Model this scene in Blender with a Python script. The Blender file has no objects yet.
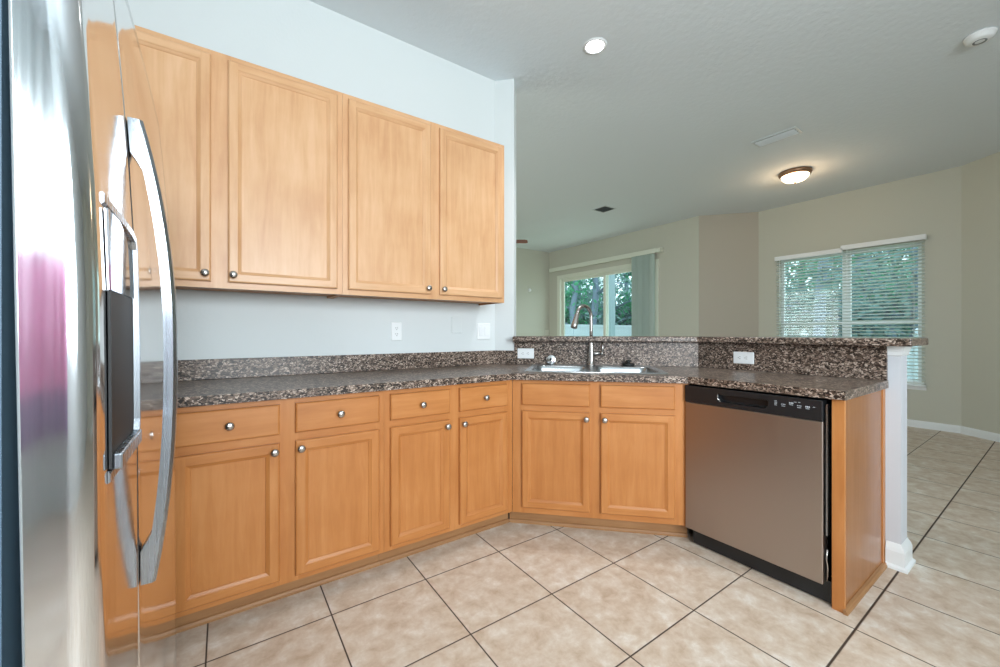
import bpy, bmesh, math, random
from mathutils import Vector, Matrix
random.seed(7)
scene = bpy.context.scene
C = scene.collection
PI = math.pi
R2 = math.sqrt(0.5)

# ------------------------------------------------------------------ camera
cam = bpy.data.cameras.new('camera'); camo = bpy.data.objects.new('camera', cam); C.objects.link(camo)
camo.location = (0, 0, 1.15)
camo.rotation_euler = (math.radians(90), 0, math.radians(55.28 - 90))
cam.sensor_width = 36; cam.lens = 399.2 / 1000 * 36; cam.shift_y = -0.0009
cam.clip_start = 0.02; cam.clip_end = 200
scene.camera = camo
# ------------------------------------------------------------------ view, world, lights
vs = scene.view_settings
vs.view_transform = 'Standard'; vs.look = 'None'; vs.gamma = 1; vs.use_curve_mapping = False
vs.exposure = 0.08
world = bpy.data.worlds.new('world'); scene.world = world; world.use_nodes = True
bg = world.node_tree.nodes['Background']
bg.inputs[0].default_value = (0.76, 0.90, 1.0, 1); bg.inputs[1].default_value = 2.4

def area(name, loc, direction, sx, sy, power, col, spread=180):
    l = bpy.data.lights.new(name, 'AREA'); l.shape = 'RECTANGLE'; l.size = sx; l.size_y = sy
    l.energy = power; l.color = col; l.spread = math.radians(spread)
    o = bpy.data.objects.new(name, l); C.objects.link(o); o.location = loc
    o.rotation_euler = Vector(direction).to_track_quat('-Z', 'Y').to_euler()
    return o
# area lamps for daylight; back, left and living ones are added at guessed windows
area('added_daylight_back', (0.55, -2.62, 1.8), (0.02, 1, 0.05), 1.6, 1.35, 88, (0.86, 0.95, 1.0), 130)
area('added_daylight_left', (-0.93, -1.75, 1.8), (1, 0, 0), 1.5, 1.35, 62, (0.86, 0.95, 1.0))
area('daylight_slider', (6.6, 5.4, 1.3), (-1, -0.1, 0.1), 2.2, 2.0, 14, (0.93, 1.0, 0.97))
area('added_daylight_living', (-0.93, 4.9, 1.75), (1, 0, 0), 1.8, 1.4, 48, (0.97, 1.0, 0.93))  # unseen lamp added to brighten the sliding door wall
area('daylight_nook_window', (7.15, 1.8, 1.4), (-1, 0, 0), 1.4, 1.6, 2, (0.9, 1.0, 0.98))
sun = bpy.data.lights.new('sun', 'SUN'); sun.energy = 0.7; sun.angle = math.radians(6); sun.color = (1, 0.97, 0.9)
suno = bpy.data.objects.new('sun', sun); C.objects.link(suno); suno.rotation_euler = (math.radians(35), 0, math.radians(150))

# ------------------------------------------------------------------ materials
def mat(name, col=(0.8, 0.8, 0.8), rough=0.5, metal=0.0, spec=0.5, coat=0.0, emis=None, estr=0.0):
    m = bpy.data.materials.new(name); m.use_nodes = True
    b = m.node_tree.nodes['Principled BSDF']
    b.inputs['Base Color'].default_value = (*col, 1); b.inputs['Roughness'].default_value = rough
    b.inputs['Metallic'].default_value = metal; b.inputs['Specular IOR Level'].default_value = spec
    b.inputs['Coat Weight'].default_value = coat
    if emis: b.inputs['Emission Color'].default_value = (*emis, 1); b.inputs['Emission Strength'].default_value = estr
    return m
class N:
    def __init__(s, m): s.m = m; s.t = m.node_tree; s.b = s.t.nodes['Principled BSDF']
    def n(s, typ, **k):
        x = s.t.nodes.new(typ)
        for a, v in k.items():
            if a in x.inputs: x.inputs[a].default_value = v
            else: setattr(x, a, v)
        return x
    def l(s, a, ao, b, bi): s.t.links.new(a.outputs[ao], b.inputs[bi])
    def ramp(s, stops, interp='LINEAR'):
        r = s.t.nodes.new('ShaderNodeValToRGB'); r.color_ramp.interpolation = interp
        e = r.color_ramp.elements
        while len(e) < len(stops): e.new(0.5)
        for q, (p, c) in zip(e, stops): q.position = p; q.color = (*c, 1)
        return r
def coords(g, scale, rnd=True, src='Object'):
    tc = g.n('ShaderNodeTexCoord'); mp = g.n('ShaderNodeMapping'); mp.inputs['Scale'].default_value = scale
    g.l(tc, src, mp, 'Vector')
    if rnd:
        oi = g.n('ShaderNodeObjectInfo'); mu = g.n('ShaderNodeMath', operation='MULTIPLY'); mu.inputs[1].default_value = 37.0
        g.l(oi, 'Random', mu, 0); cx = g.n('ShaderNodeCombineXYZ')
        g.l(mu, 0, cx, 0); g.l(mu, 0, cx, 1); g.l(mu, 0, cx, 2); g.l(cx, 0, mp, 'Location')
    return mp
def wood(name, horiz, dark, mid, light, rough=0.36):
    m = mat(name, mid, rough, 0, 0.45, 0.0); g = N(m)
    st = (0.8, 9, 9) if horiz else (9, 9, 0.8)
    mp = coords(g, st)
    n1 = g.n('ShaderNodeTexNoise'); n1.inputs['Scale'].default_value = 3.2; n1.inputs['Detail'].default_value = 7; n1.inputs['Roughness'].default_value = 0.62; n1.inputs['Distortion'].default_value = 0.35
    g.l(mp, 0, n1, 'Vector')
    mp2 = coords(g, (1.6, 1.6, 1.6)); n2 = g.n('ShaderNodeTexNoise'); n2.inputs['Scale'].default_value = 2.6; n2.inputs['Detail'].default_value = 4
    g.l(mp2, 0, n2, 'Vector')
    mx = g.n('ShaderNodeMath', operation='MULTIPLY_ADD'); mx.inputs[1].default_value = 0.62; g.l(n1, 0, mx, 0)
    m2 = g.n('ShaderNodeMath', operation='MULTIPLY'); m2.inputs[1].default_value = 0.38; g.l(n2, 0, m2, 0); g.l(m2, 0, mx, 2)
    r = g.ramp([(0.30, dark), (0.5, mid), (0.68, light)]); g.l(mx, 0, r, 0); g.l(r, 0, g.b, 'Base Color')
    bp = g.n('ShaderNodeBump'); bp.inputs['Strength'].default_value = 0.04; bp.inputs['Distance'].default_value = 0.002
    g.l(n1, 0, bp, 'Height'); g.l(bp, 0, g.b, 'Normal')
    return m
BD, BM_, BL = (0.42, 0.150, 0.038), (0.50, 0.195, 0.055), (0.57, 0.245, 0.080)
UD, UM, UL = (0.56, 0.285, 0.135), (0.65, 0.37, 0.19), (0.72, 0.44, 0.25)  # paler maple tones, used on the wall cabinets
M = {}
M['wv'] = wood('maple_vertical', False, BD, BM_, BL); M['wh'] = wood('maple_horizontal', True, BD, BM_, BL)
M['uv'] = wood('upper_maple_vertical', False, UD, UM, UL); M['uh'] = wood('upper_maple_horizontal', True, UD, UM, UL)
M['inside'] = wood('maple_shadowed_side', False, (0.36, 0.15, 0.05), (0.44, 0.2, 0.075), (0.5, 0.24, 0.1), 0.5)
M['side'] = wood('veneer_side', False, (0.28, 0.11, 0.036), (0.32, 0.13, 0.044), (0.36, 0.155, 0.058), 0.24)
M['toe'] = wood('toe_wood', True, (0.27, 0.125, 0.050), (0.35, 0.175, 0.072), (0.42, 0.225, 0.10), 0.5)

def granite():
    m = mat('speckled_laminate', (0.2, 0.16, 0.14), 0.31, 0, 0.42); g = N(m)
    mp = coords(g, (0.8, 0.8, 1.25), False)
    nz = g.n('ShaderNodeTexNoise'); nz.inputs['Scale'].default_value = 60; nz.inputs['Detail'].default_value = 3; g.l(mp, 0, nz, 'Vector')
    mix = g.n('ShaderNodeMix', data_type='VECTOR'); mix.inputs['Factor'].default_value = 0.022
    g.l(mp, 0, mix, 4); g.l(nz, 'Color', mix, 5)
    v = g.n('ShaderNodeTexVoronoi'); v.inputs['Scale'].default_value = 150; g.l(mix, 1, v, 'Vector')
    sp = g.n('ShaderNodeSeparateColor'); g.l(v, 'Color', sp, 0)
    n2 = g.n('ShaderNodeTexNoise'); n2.inputs['Scale'].default_value = 34; n2.inputs['Detail'].default_value = 2; g.l(mp, 0, n2, 'Vector')
    ad = g.n('ShaderNodeMath', operation='MULTIPLY_ADD'); ad.inputs[1].default_value = 0.55; g.l(n2, 0, ad, 0)
    hf = g.n('ShaderNodeMath', operation='MULTIPLY'); hf.inputs[1].default_value = 0.6; g.l(sp, 0, hf, 0); g.l(hf, 0, ad, 2)
    r = g.ramp([(0.0, (0.020, 0.013, 0.010)), (0.41, (0.058, 0.038, 0.028)), (0.53, (0.150, 0.105, 0.080)), (0.65, (0.27, 0.20, 0.16)), (0.76, (0.52, 0.42, 0.35)), (0.84, (0.11, 0.075, 0.058))], 'CONSTANT')
    g.l(ad, 0, r, 0); g.l(r, 0, g.b, 'Base Color')
    return m
M['granite'] = granite()

def tile():
    m = mat('floor_tile', (0.7, 0.6, 0.5), 0.32, 0, 0.18); g = N(m)
    tc = g.n('ShaderNodeTexCoord'); sx = g.n('ShaderNodeSeparateXYZ'); g.l(tc, 'Object', sx, 0)
    T = 0.4128
    def cell(i, off):
        a = g.n('ShaderNodeMath', operation='SUBTRACT'); a.inputs[1].default_value = off; g.l(sx, i, a, 0)
        d = g.n('ShaderNodeMath', operation='DIVIDE'); d.inputs[1].default_value = T; g.l(a, 0, d, 0)
        r = g.n('ShaderNodeMath', operation='ROUND'); g.l(d, 0, r, 0)
        s = g.n('ShaderNodeMath', operation='SUBTRACT'); g.l(d, 0, s, 0); g.l(r, 0, s, 1)
        b = g.n('ShaderNodeMath', operation='ABSOLUTE'); g.l(s, 0, b, 0)
        f = g.n('ShaderNodeMath', operation='FLOOR'); g.l(d, 0, f, 0)
        return b, f
    bx, fx = cell(0, 1.188); by, fy = cell(1, 1.727)
    mn = g.n('ShaderNodeMath', operation='MINIMUM'); g.l(bx, 0, mn, 0); g.l(by, 0, mn, 1)
    # the wide movement joint along y = 0.489
    a = g.n('ShaderNodeMath', operation='SUBTRACT'); a.inputs[1].default_value = 0.487; g.l(sx, 1, a, 0)
    ab = g.n('ShaderNodeMath', operation='ABSOLUTE'); g.l(a, 0, ab, 0)
    wd = g.n('ShaderNodeMath', operation='MULTIPLY'); wd.inputs[1].default_value = 1 / T * 0.80; g.l(ab, 0, wd, 0)
    mn2 = g.n('ShaderNodeMath', operation='MINIMUM'); g.l(mn, 0, mn2, 0); g.l(wd, 0, mn2, 1)
    gr = g.ramp([(0.0, (1, 1, 1)), (0.0056, (1, 1, 1)), (0.0082, (0, 0, 0))]); g.l(mn2, 0, gr, 0)
    cmb = g.n('ShaderNodeCombineXYZ'); g.l(fx, 0, cmb, 0); g.l(fy, 0, cmb, 1)
    wn = g.n('ShaderNodeTexWhiteNoise'); wn.noise_dimensions = '3D'; g.l(cmb, 0, wn, 'Vector')
    vm = g.n('ShaderNodeVectorMath', operation='MULTIPLY_ADD'); vm.inputs[1].default_value = (7, 7, 7); g.l(wn, 'Color', vm, 0); g.l(tc, 'Object', vm, 2)
    n1 = g.n('ShaderNodeTexNoise'); n1.inputs['Scale'].default_value = 13; n1.inputs['Detail'].default_value = 8; n1.inputs['Roughness'].default_value = 0.66; n1.inputs['Distortion'].default_value = 0.25; g.l(vm, 0, n1, 'Vector')
    r = g.ramp([(0.30, (0.50, 0.375, 0.275)), (0.45, (0.61, 0.49, 0.385)), (0.57, (0.68, 0.585, 0.49)), (0.70, (0.79, 0.73, 0.66))]); g.l(n1, 0, r, 0)
    mx = g.n('ShaderNodeMix', data_type='RGBA'); g.l(gr, 0, mx, 0); g.l(r, 0, mx, 6); mx.inputs[7].default_value = (0.075, 0.052, 0.04, 1)
    g.l(mx, 2, g.b, 'Base Color')
    rr = g.n('ShaderNodeMath', operation='MULTIPLY_ADD'); rr.inputs[1].default_value = 0.4; rr.inputs[2].default_value = 0.34; g.l(gr, 0, rr, 0); g.l(rr, 0, g.b, 'Roughness')
    iv = g.n('ShaderNodeMath', operation='SUBTRACT'); iv.inputs[0].default_value = 1; g.l(gr, 0, iv, 1)
    h = g.n('ShaderNodeMath', operation='MULTIPLY_ADD'); h.inputs[1].default_value = 0.12; g.l(n1, 0, h, 0); g.l(iv, 0, h, 2)
    bp = g.n('ShaderNodeBump'); bp.inputs['Strength'].default_value = 0.5; bp.inputs['Distance'].default_value = 0.003; g.l(h, 0, bp, 'Height'); g.l(bp, 0, g.b, 'Normal')
    return m
M['tile'] = tile()
def paint(name, col, bump=0.05, sc=60, rough=0.65):
    m = mat(name, col, rough, 0, 0.3); g = N(m)
    mp = coords(g, (1, 1, 1), False); n1 = g.n('ShaderNodeTexNoise'); n1.inputs['Scale'].default_value = sc; n1.inputs['Detail'].default_value = 3
    g.l(mp, 0, n1, 'Vector'); bp = g.n('ShaderNodeBump'); bp.inputs['Strength'].default_value = bump; bp.inputs['Distance'].default_value = 0.01
    g.l(n1, 0, bp, 'Height'); g.l(bp, 0, g.b, 'Normal'); return m
M['paintk'] = paint('kitchen_wall_paint', (0.70, 0.74, 0.745))
M['paintp'] = paint('half_wall_paint', (0.60, 0.62, 0.66))
M['paintl'] = paint('dimmed_wall_paint', (0.55, 0.545, 0.465))  # kitchen paint with the dimmer, warmer light mixed into its colour
M['tan'] = paint('tan_wall_tone', (0.47, 0.43, 0.36))  # darker, browner tone for the short left nook wall
M['ceil'] = paint('ceiling_texture', (0.74, 0.80, 0.835), 0.25, 28, 0.8)
M['trim'] = mat('trim_white', (0.80, 0.83, 0.84), 0.35)
M['cream'] = mat('cream_vinyl', (0.70, 0.72, 0.62), 0.45)
M['plate'] = mat('plate_white', (0.85, 0.87, 0.88), 0.35)
M['plate2'] = mat('plate_offwhite', (0.66, 0.66, 0.58), 0.4)
M['slot'] = mat('slot_dark', (0.05, 0.05, 0.05), 0.5)
M['nickel'] = mat('brushed_nickel', (0.47, 0.445, 0.425), 0.27, 1.0)
M['chrome'] = mat('chrome', (0.75, 0.75, 0.76), 0.12, 1.0)
M['black'] = mat('black_plastic', (0.012, 0.013, 0.015), 0.3)
M['blackm'] = mat('black_matt', (0.008, 0.008, 0.009), 0.6)
M['display'] = mat('display_gloss', (0.25, 0.25, 0.26), 0.06, 0.9)
M['gasket'] = mat('gasket_blue_grey', (0.07, 0.12, 0.16), 0.5)
M['rubber'] = mat('black_rubber', (0.015, 0.015, 0.015), 0.55)
def steel(name, col, rough, axis, strength=0.06, aniso=0.0):
    m = mat(name, col, rough, 1.0); g = N(m)
    sc = [260, 260, 260]; sc[axis] = 3
    mp = coords(g, tuple(sc), False); n1 = g.n('ShaderNodeTexNoise'); n1.inputs['Scale'].default_value = 1; n1.inputs['Detail'].default_value = 2
    g.l(mp, 0, n1, 'Vector')
    mr = g.n('ShaderNodeMath', operation='MULTIPLY_ADD'); mr.inputs[1].default_value = 0.10; mr.inputs[2].default_value = rough - 0.05; g.l(n1, 0, mr, 0); g.l(mr, 0, g.b, 'Roughness')
    if strength:
        bp = g.n('ShaderNodeBump'); bp.inputs['Strength'].default_value = strength; bp.inputs['Distance'].default_value = 0.0005
        g.l(n1, 0, bp, 'Height'); g.l(bp, 0, g.b, 'Normal')
    return m
M['steel_dw'] = steel('dishwasher_steel', (0.44, 0.385, 0.35), 0.34, 2)
M['steel_f'] = steel('refrigerator_steel', (0.80, 0.80, 0.81), 0.10, 2, 0.0)
M['steel_s'] = steel('refrigerator_edge_steel', (0.72, 0.74, 0.77), 0.09, 2, 0.0)
M['steel_h'] = steel('handle_steel', (0.36, 0.39, 0.43), 0.27, 2, 0.0)
M['sink'] = steel('sink_steel', (0.44, 0.47, 0.49), 0.28, 0, 0.03)
M['fridge_side'] = mat('refrigerator_side', (0.09, 0.13, 0.17), 0.4, 0.2)
M['lampglass'] = mat('lamp_glass', (0.9, 0.85, 0.75), 0.4, emis=(1, 0.80, 0.52), estr=4.5)
M['canglow'] = mat('can_bulb', (1, 1, 1), 0.4, emis=(0.95, 0.98, 1), estr=14)
M['bronze'] = mat('bronze', (0.30, 0.18, 0.11), 0.35, 0.8)
M['vent'] = mat('vent_metal', (0.62, 0.67, 0.69), 0.4)
M['ventd'] = mat('vent_dark', (0.22, 0.24, 0.24), 0.6)
M['slat'] = mat('blind_slat', (0.66, 0.70, 0.68), 0.45)
M['vane'] = mat('vertical_vane', (0.36, 0.45, 0.40), 0.5)
M['fanwood'] = mat('fan_blade_wood', (0.26, 0.08, 0.035), 0.4)
M['vinyl'] = mat('vinyl_fence', (0.66, 0.72, 0.78), 0.5)
M['porch'] = mat('porch_paint', (0.36, 0.46, 0.50), 0.6)
def leafmat(name, c1, c2):
    m = mat(name, c1, 0.55); g = N(m); mp = coords(g, (1, 1, 1)); n1 = g.n('ShaderNodeTexNoise'); n1.inputs['Scale'].default_value = 1.3; n1.inputs['Detail'].default_value = 3
    g.l(mp, 0, n1, 'Vector'); r = g.ramp([(0.35, c1), (0.65, c2)]); g.l(n1, 0, r, 0); g.l(r, 0, g.b, 'Base Color')
    tr = g.n('ShaderNodeBsdfTranslucent'); g.l(r, 0, tr, 0); mx = g.n('ShaderNodeMixShader'); mx.inputs[0].default_value = 0.45
    out = g.t.nodes['Material Output']; g.l(g.b, 0, mx, 1); g.l(tr, 0, mx, 2); g.l(mx, 0, out, 0); return m
M['leafA'] = leafmat('leaf_green', (0.06, 0.34, 0.18), (0.14, 0.50, 0.28))
M['leafB'] = leafmat('leaf_grey_green', (0.16, 0.29, 0.30), (0.32, 0.48, 0.46))
M['bark'] = paint('bark', (0.26, 0.32, 0.42), 0.6, 12, 0.85)
M['grass'] = paint('lawn_grass', (0.10, 0.18, 0.06), 0.5, 30, 0.9)
def glass():
    m = bpy.data.materials.new('window_glass'); m.use_nodes = True; t = m.node_tree; t.nodes.clear()
    o = t.nodes.new('ShaderNodeOutputMaterial'); mx = t.nodes.new('ShaderNodeMixShader'); tr = t.nodes.new('ShaderNodeBsdfTransparent'); gl = t.nodes.new('ShaderNodeBsdfGlossy'); mx.inputs[0].default_value = 0.04
    tr.inputs[0].default_value = (0.90, 0.97, 0.96, 1); gl.inputs[1].default_value = 0.02
    t.links.new(tr.outputs[0], mx.inputs[1]); t.links.new(gl.outputs[0], mx.inputs[2]); t.links.new(mx.outputs[0], o.inputs[0]); return m
M['glass'] = glass()

# ------------------------------------------------------------------ mesh helpers
class MB:
    def __init__(s): s.bm = bmesh.new()
    def face(s, pts, mi=0):
        f = s.bm.faces.new([s.bm.verts.new(p) for p in pts]); f.material_index = mi; return f
    def box(s, x0, x1, y0, y1, z0, z1, mi=0):
        return s.prism([(x0, y0), (x1, y0), (x1, y1), (x0, y1)], z0, z1, mi)
    def prism(s, poly, z0, z1, mi=0):
        b = [s.bm.verts.new((x, y, z0)) for x, y in poly]; t = [s.bm.verts.new((x, y, z1)) for x, y in poly]
        n = len(poly); fs = [s.bm.faces.new(b[::-1]), s.bm.faces.new(t)]
        for i in range(n): fs.append(s.bm.faces.new((b[i], b[(i + 1) % n], t[(i + 1) % n], t[i])))
        for f in fs: f.material_index = mi
        return b + t
    def loft(s, rings, mi=0, caps=True, closed=True, smooth=True):
        vs = [[s.bm.verts.new(p) for p in r] for r in rings]; n = len(rings[0])
        for a, b in zip(vs, vs[1:]):
            for i in range(n if closed else n - 1):
                f = s.bm.faces.new((a[i], a[(i + 1) % n], b[(i + 1) % n], b[i])); f.material_index = mi; f.smooth = smooth
        if caps:
            for r in (vs[0][::-1], vs[-1]):
                f = s.bm.faces.new(r); f.material_index = mi
        return vs
    def lathe(s, prof, origin=(0, 0, 0), axis='Z', seg=24, mi=0, caps=True):
        o = Vector(origin); rings = []
        for r, h in prof:
            ring = []
            for k in range(seg):
                a = 2 * PI * k / seg; p = (max(r, 1e-4) * math.cos(a), max(r, 1e-4) * math.sin(a), h)
                if axis == '-Y': p = (p[0], -p[2], p[1])
                if axis == 'X': p = (p[2], p[0], p[1])
                ring.append(o + Vector(p))
            rings.append(ring)
        return s.loft(rings, mi, caps)
    def tube(s, pts, rad, seg=12, mi=0):
        pts = [Vector(p) for p in pts]; rads = rad if isinstance(rad, (list, tuple)) else [rad] * len(pts)
        rings = []; up = Vector((0.13, 0.21, 0.97)); prev = None
        for i, p in enumerate(pts):
            t = (pts[min(i + 1, len(pts) - 1)] - pts[max(i - 1, 0)]).normalized()
            u = t.cross(up if prev is None else prev)
            if prev is None: u.normalize(); w = t.cross(u)
            else:
                w = prev - t * prev.dot(t); w.normalize(); u = w.cross(t)
            prev = w
            rings.append([p + (u * math.cos(2 * PI * k / seg) + w * math.sin(2 * PI * k / seg)) * rads[i] for k in range(seg)])
        return s.loft(rings, mi)
    def build(s, name, mats, parent=None, loc=(0, 0, 0), bevel=0, seg=2, ang=40, smooth=False):
        bmesh.ops.recalc_face_normals(s.bm, faces=s.bm.faces)
        me = bpy.data.meshes.new(name); s.bm.to_mesh(me); s.bm.free()
        for m in (mats if isinstance(mats, (list, tuple)) else [mats]): me.materials.append(M[m] if isinstance(m, str) else m)
        o = bpy.data.objects.new(name, me); C.objects.link(o); o.location = loc
        if parent: o.parent = parent
        if smooth:
            for p in me.polygons: p.use_smooth = True
        if bevel:
            b = o.modifiers.new('bevel', 'BEVEL'); b.width = bevel; b.segments = seg; b.limit_method = 'ANGLE'; b.angle_limit = math.radians(ang)
        return o
def thing(name, label, cat, loc=(0, 0, 0), rz=0, group=None):
    o = bpy.data.objects.new(name, None); C.objects.link(o); o.location = loc; o.rotation_euler = (0, 0, rz)
    o.empty_display_size = 0.1; o['label'] = label; o['category'] = cat
    if group: o['group'] = group
    return o
def tag(o, label, cat, group=None, kind=None):
    o['label'] = label; o['category'] = cat
    if group: o['group'] = group
    if kind: o['kind'] = kind
    return o
def struct(o, label=None):
    o['kind'] = 'structure'
    if label: o['label'] = label
    return o
def copy_tree(o, parent=None):
    c = o.copy(); C.objects.link(c)
    if parent: c.parent = parent
    for ch in list(o.children): copy_tree(ch, c)
    return c
def prism_obj(name, poly, z0, z1, m, **k):
    b = MB(); b.prism(poly, z0, z1); return b.build(name, m, **k)

# ------------------------------------------------------------------ room shell
H = 3.05; SQ = 2 ** 0.5
struct(prism_obj('floor', [(-1.0, -2.8), (7.05, -2.8), (7.05, 7.3), (-1.0, 7.3)], -0.12, 0, 'tile'))
struct(prism_obj('ceiling', [(-1.0, -2.8), (7.05, -2.8), (7.05, 7.3), (-1.0, 7.3)], H, H + 0.1, 'ceil'))
DN = 4.1845                       # x + y on the kitchen face of the diagonal wall
def wall(name, p, q, openings, m, th=0.12):
    """box wall from p to q; thickness goes to the right of p->q; openings (s0, s1, z0, z1)"""
    p = Vector(p); q = Vector(q); L = (q - p).length; a = math.atan2(q.y - p.y, q.x - p.x)
    b = MB(); xs = sorted({0, L} | {v for o in openings for v in o[:2]})
    for x0, x1 in zip(xs, xs[1:]):
        op = [o for o in openings if o[0] <= x0 + 1e-6 and o[1] >= x1 - 1e-6]
        if op:
            z0, z1 = op[0][2:]
            if z0 > 0: b.box(x0, x1, -th, 0, 0, z0)
            if z1 < H: b.box(x0, x1, -th, 0, z1, H)
        else: b.box(x0, x1, -th, 0, 0, H)
    o = b.build(name, m, loc=(p.x, p.y, 0)); o.rotation_euler = (0, 0, a); return struct(o)
struct(prism_obj('wall_kitchen', [(-0.87, 2.5), (1.6845, 2.5), (1.788, 2.3965), (1.873, 2.4815), (1.7345, 2.62), (-0.87, 2.62)], 0, H, 'paintk'))
struct(prism_obj('wall_peninsula', [(1.788, 2.3965), (2.70, DN - 2.70), (2.70, 0.483), (2.82, 0.483), (2.82, 1.534), (1.873, 2.4815)], 0, 1.085, 'paintp'))
wall('wall_left', (-0.87, -2.6), (-0.87, 7.12), [(0.05, 1.65, 1.1, 2.5), (6.5, 8.5, 1.0, 2.5)], 'paintk', -0.12)
wall('wall_back', (-0.87, -2.6), (5.58, -2.6), [(0.57, 2.27, 1.1, 2.5)], 'paintk')
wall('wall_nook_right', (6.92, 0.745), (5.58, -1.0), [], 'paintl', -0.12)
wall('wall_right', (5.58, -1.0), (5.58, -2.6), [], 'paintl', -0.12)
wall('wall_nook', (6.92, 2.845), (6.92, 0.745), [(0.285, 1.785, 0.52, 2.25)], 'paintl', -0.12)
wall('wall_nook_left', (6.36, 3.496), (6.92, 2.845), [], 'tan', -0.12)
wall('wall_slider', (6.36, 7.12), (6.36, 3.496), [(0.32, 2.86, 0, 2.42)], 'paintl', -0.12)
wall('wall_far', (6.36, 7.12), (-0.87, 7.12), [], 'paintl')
def baseboard(name, pts):
    b = MB()
    for p, q in zip(pts, pts[1:]):
        p = Vector(p); q = Vector(q); d = (q - p).normalized(); n = Vector((-d.y, d.x)) * -1
        prof = [(0, 0), (0.016, 0), (0.016, 0.062), (0.008, 0.082), (0, 0.086)]
        b.loft([[(e.x + n.x * t, e.y + n.y * t, z) for t, z in prof] for e in (p, q)], smooth=False)
    return struct(b.build(name, 'trim'))
baseboard('baseboard_nook', [(6.36, 3.496), (6.92, 2.845), (6.92, 0.745), (5.58, -1.0)])
baseboard('baseboard_slider', [(6.36, 4.26), (6.36, 3.496)])
baseboard('baseboard_far', [(-0.87, 7.12), (6.36, 7.12)])

# end of the half wall: base moulding and the little cap moulding under the bar top
def wrap(b, x0, x1, y0, y1, prof):
    """moulding wrapped round the -x, -y and +x faces of the wall end"""
    rings = []
    for t, z in prof: rings.append([(x0 - t, y1, z), (x0 - t, y0 - t, z), (x1 + t, y0 - t, z), (x1 + t, y1, z)])
    b.loft(rings, smooth=False)
b = MB(); wrap(b, 2.6995, 2.8205, 0.4825, 0.536, [(0.016, 0), (0.016, 0.085), (0.012, 0.10), (0.006, 0.112), (0.001, 0.122)])
wrap(b, 2.6995, 2.8205, 0.4825, 0.536, [(0.026, 0), (0.026, 0.012), (0.016, 0.022)])
struct(b.build('trim_1', 'trim'), 'white base moulding wrapped round the end of the half wall')
b = MB(); wrap(b, 2.6995, 2.8205, 0.4825, 0.536, [(0.001, 1.036), (0.006, 1.04), (0.007, 1.055), (0.014, 1.075), (0.016, 1.085)])
struct(b.build('trim_2', 'trim'), 'small white cap moulding under the end of the raised bar top')

# ------------------------------------------------------------------ cabinets
def door_mesh(w, h, kind='door', ms=('wv', 'wh')):
    b = MB(); th = 0.019; fw = 0.037 if kind == 'door' else None
    def rect(i, y): return [(i, -y, i), (w - i, -y, i), (w - i, -y, h - i), (i, -y, h - i)]
    def ring(a, c, mis):
        for k in range(4): b.face([a[k], a[(k + 1) % 4], c[(k + 1) % 4], c[k]], mis[k % 2])
    g = (1, 0)   # bottom/top edges horizontal grain (slot 1), sides vertical (slot 0)
    if kind == 'drawer': g = (1, 1)
    ring(rect(0, 0), rect(0, th - 0.006), g); ring(rect(0, th - 0.006), rect(0.003, th - 0.002), g); ring(rect(0.003, th - 0.002), rect(0.007, th), g)
    b.face(rect(0, 0)[::-1], g[1])
    if kind == 'drawer':
        b.face(rect(0.007, th), 1)
    else:
        e = 0.007
        b.face([(e, -th, e), (fw, -th, e), (fw, -th, h - e), (e, -th, h - e)], 0)
        b.face([(w - fw, -th, e), (w - e, -th, e), (w - e, -th, h - e), (w - fw, -th, h - e)], 0)
        b.face([(fw, -th, e), (w - fw, -th, e), (w - fw, -th, fw), (fw, -th, fw)], 1)
        b.face([(fw, -th, h - fw), (w - fw, -th, h - fw), (w - fw, -th, h - e), (fw, -th, h - e)], 1)
        ring(rect(fw, th), rect(fw + 0.003, th - 0.003), g); ring(rect(fw + 0.003, th - 0.003), rect(fw + 0.013, th - 0.0085), g)
        ring(rect(fw + 0.013, th - 0.0085), rect(fw + 0.0145, th - 0.0115), g)
        b.face(rect(fw + 0.0145, th - 0.0115), 0)
    bmesh.ops.remove_doubles(b.bm, verts=b.bm.verts, dist=1e-5)
    return b
def knob(parent, x, z):
    b = MB(); b.lathe([(0.009, 0), (0.0085, 0.002), (0.0055, 0.005), (0.0055, 0.013), (0.0105, 0.016), (0.0155, 0.020), (0.0162, 0.024), (0.0145, 0.028), (0.009, 0.0305), (0.0, 0.0315)], axis='-Y', seg=20)
    return b.build('knob', 'nickel', parent, (x, -0.019, z))
def front(parent, x0, x1, z0, z1, kind, ms, kn=None, name=None):
    o = door_mesh(x1 - x0, z1 - z0, kind).build(name or kind, ms, parent, (x0, -0.001, z0))
    if kn: knob(o, kn[0] - x0, kn[1] - z0)
    return o
def frame(parent, x0, x1, z0, z1, stiles, rails, ms):
    """face frame: stiles (x0, x1) full height, rails (z0, z1) between them; front at y = 0"""
    b = MB()
    for a, c in stiles: b.box(a, c, 0, 0.019, z0, z1, 0)
    for (a0, a1), (c0, c1) in zip(stiles, stiles[1:]):
        for r0, r1 in rails: b.box(a1, c0, 0, 0.0185, r0, r1, 1)
    return b.build('face_frame', ms, parent)
WB = ['wv', 'wh']; WU = ['uv', 'uh']
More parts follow.
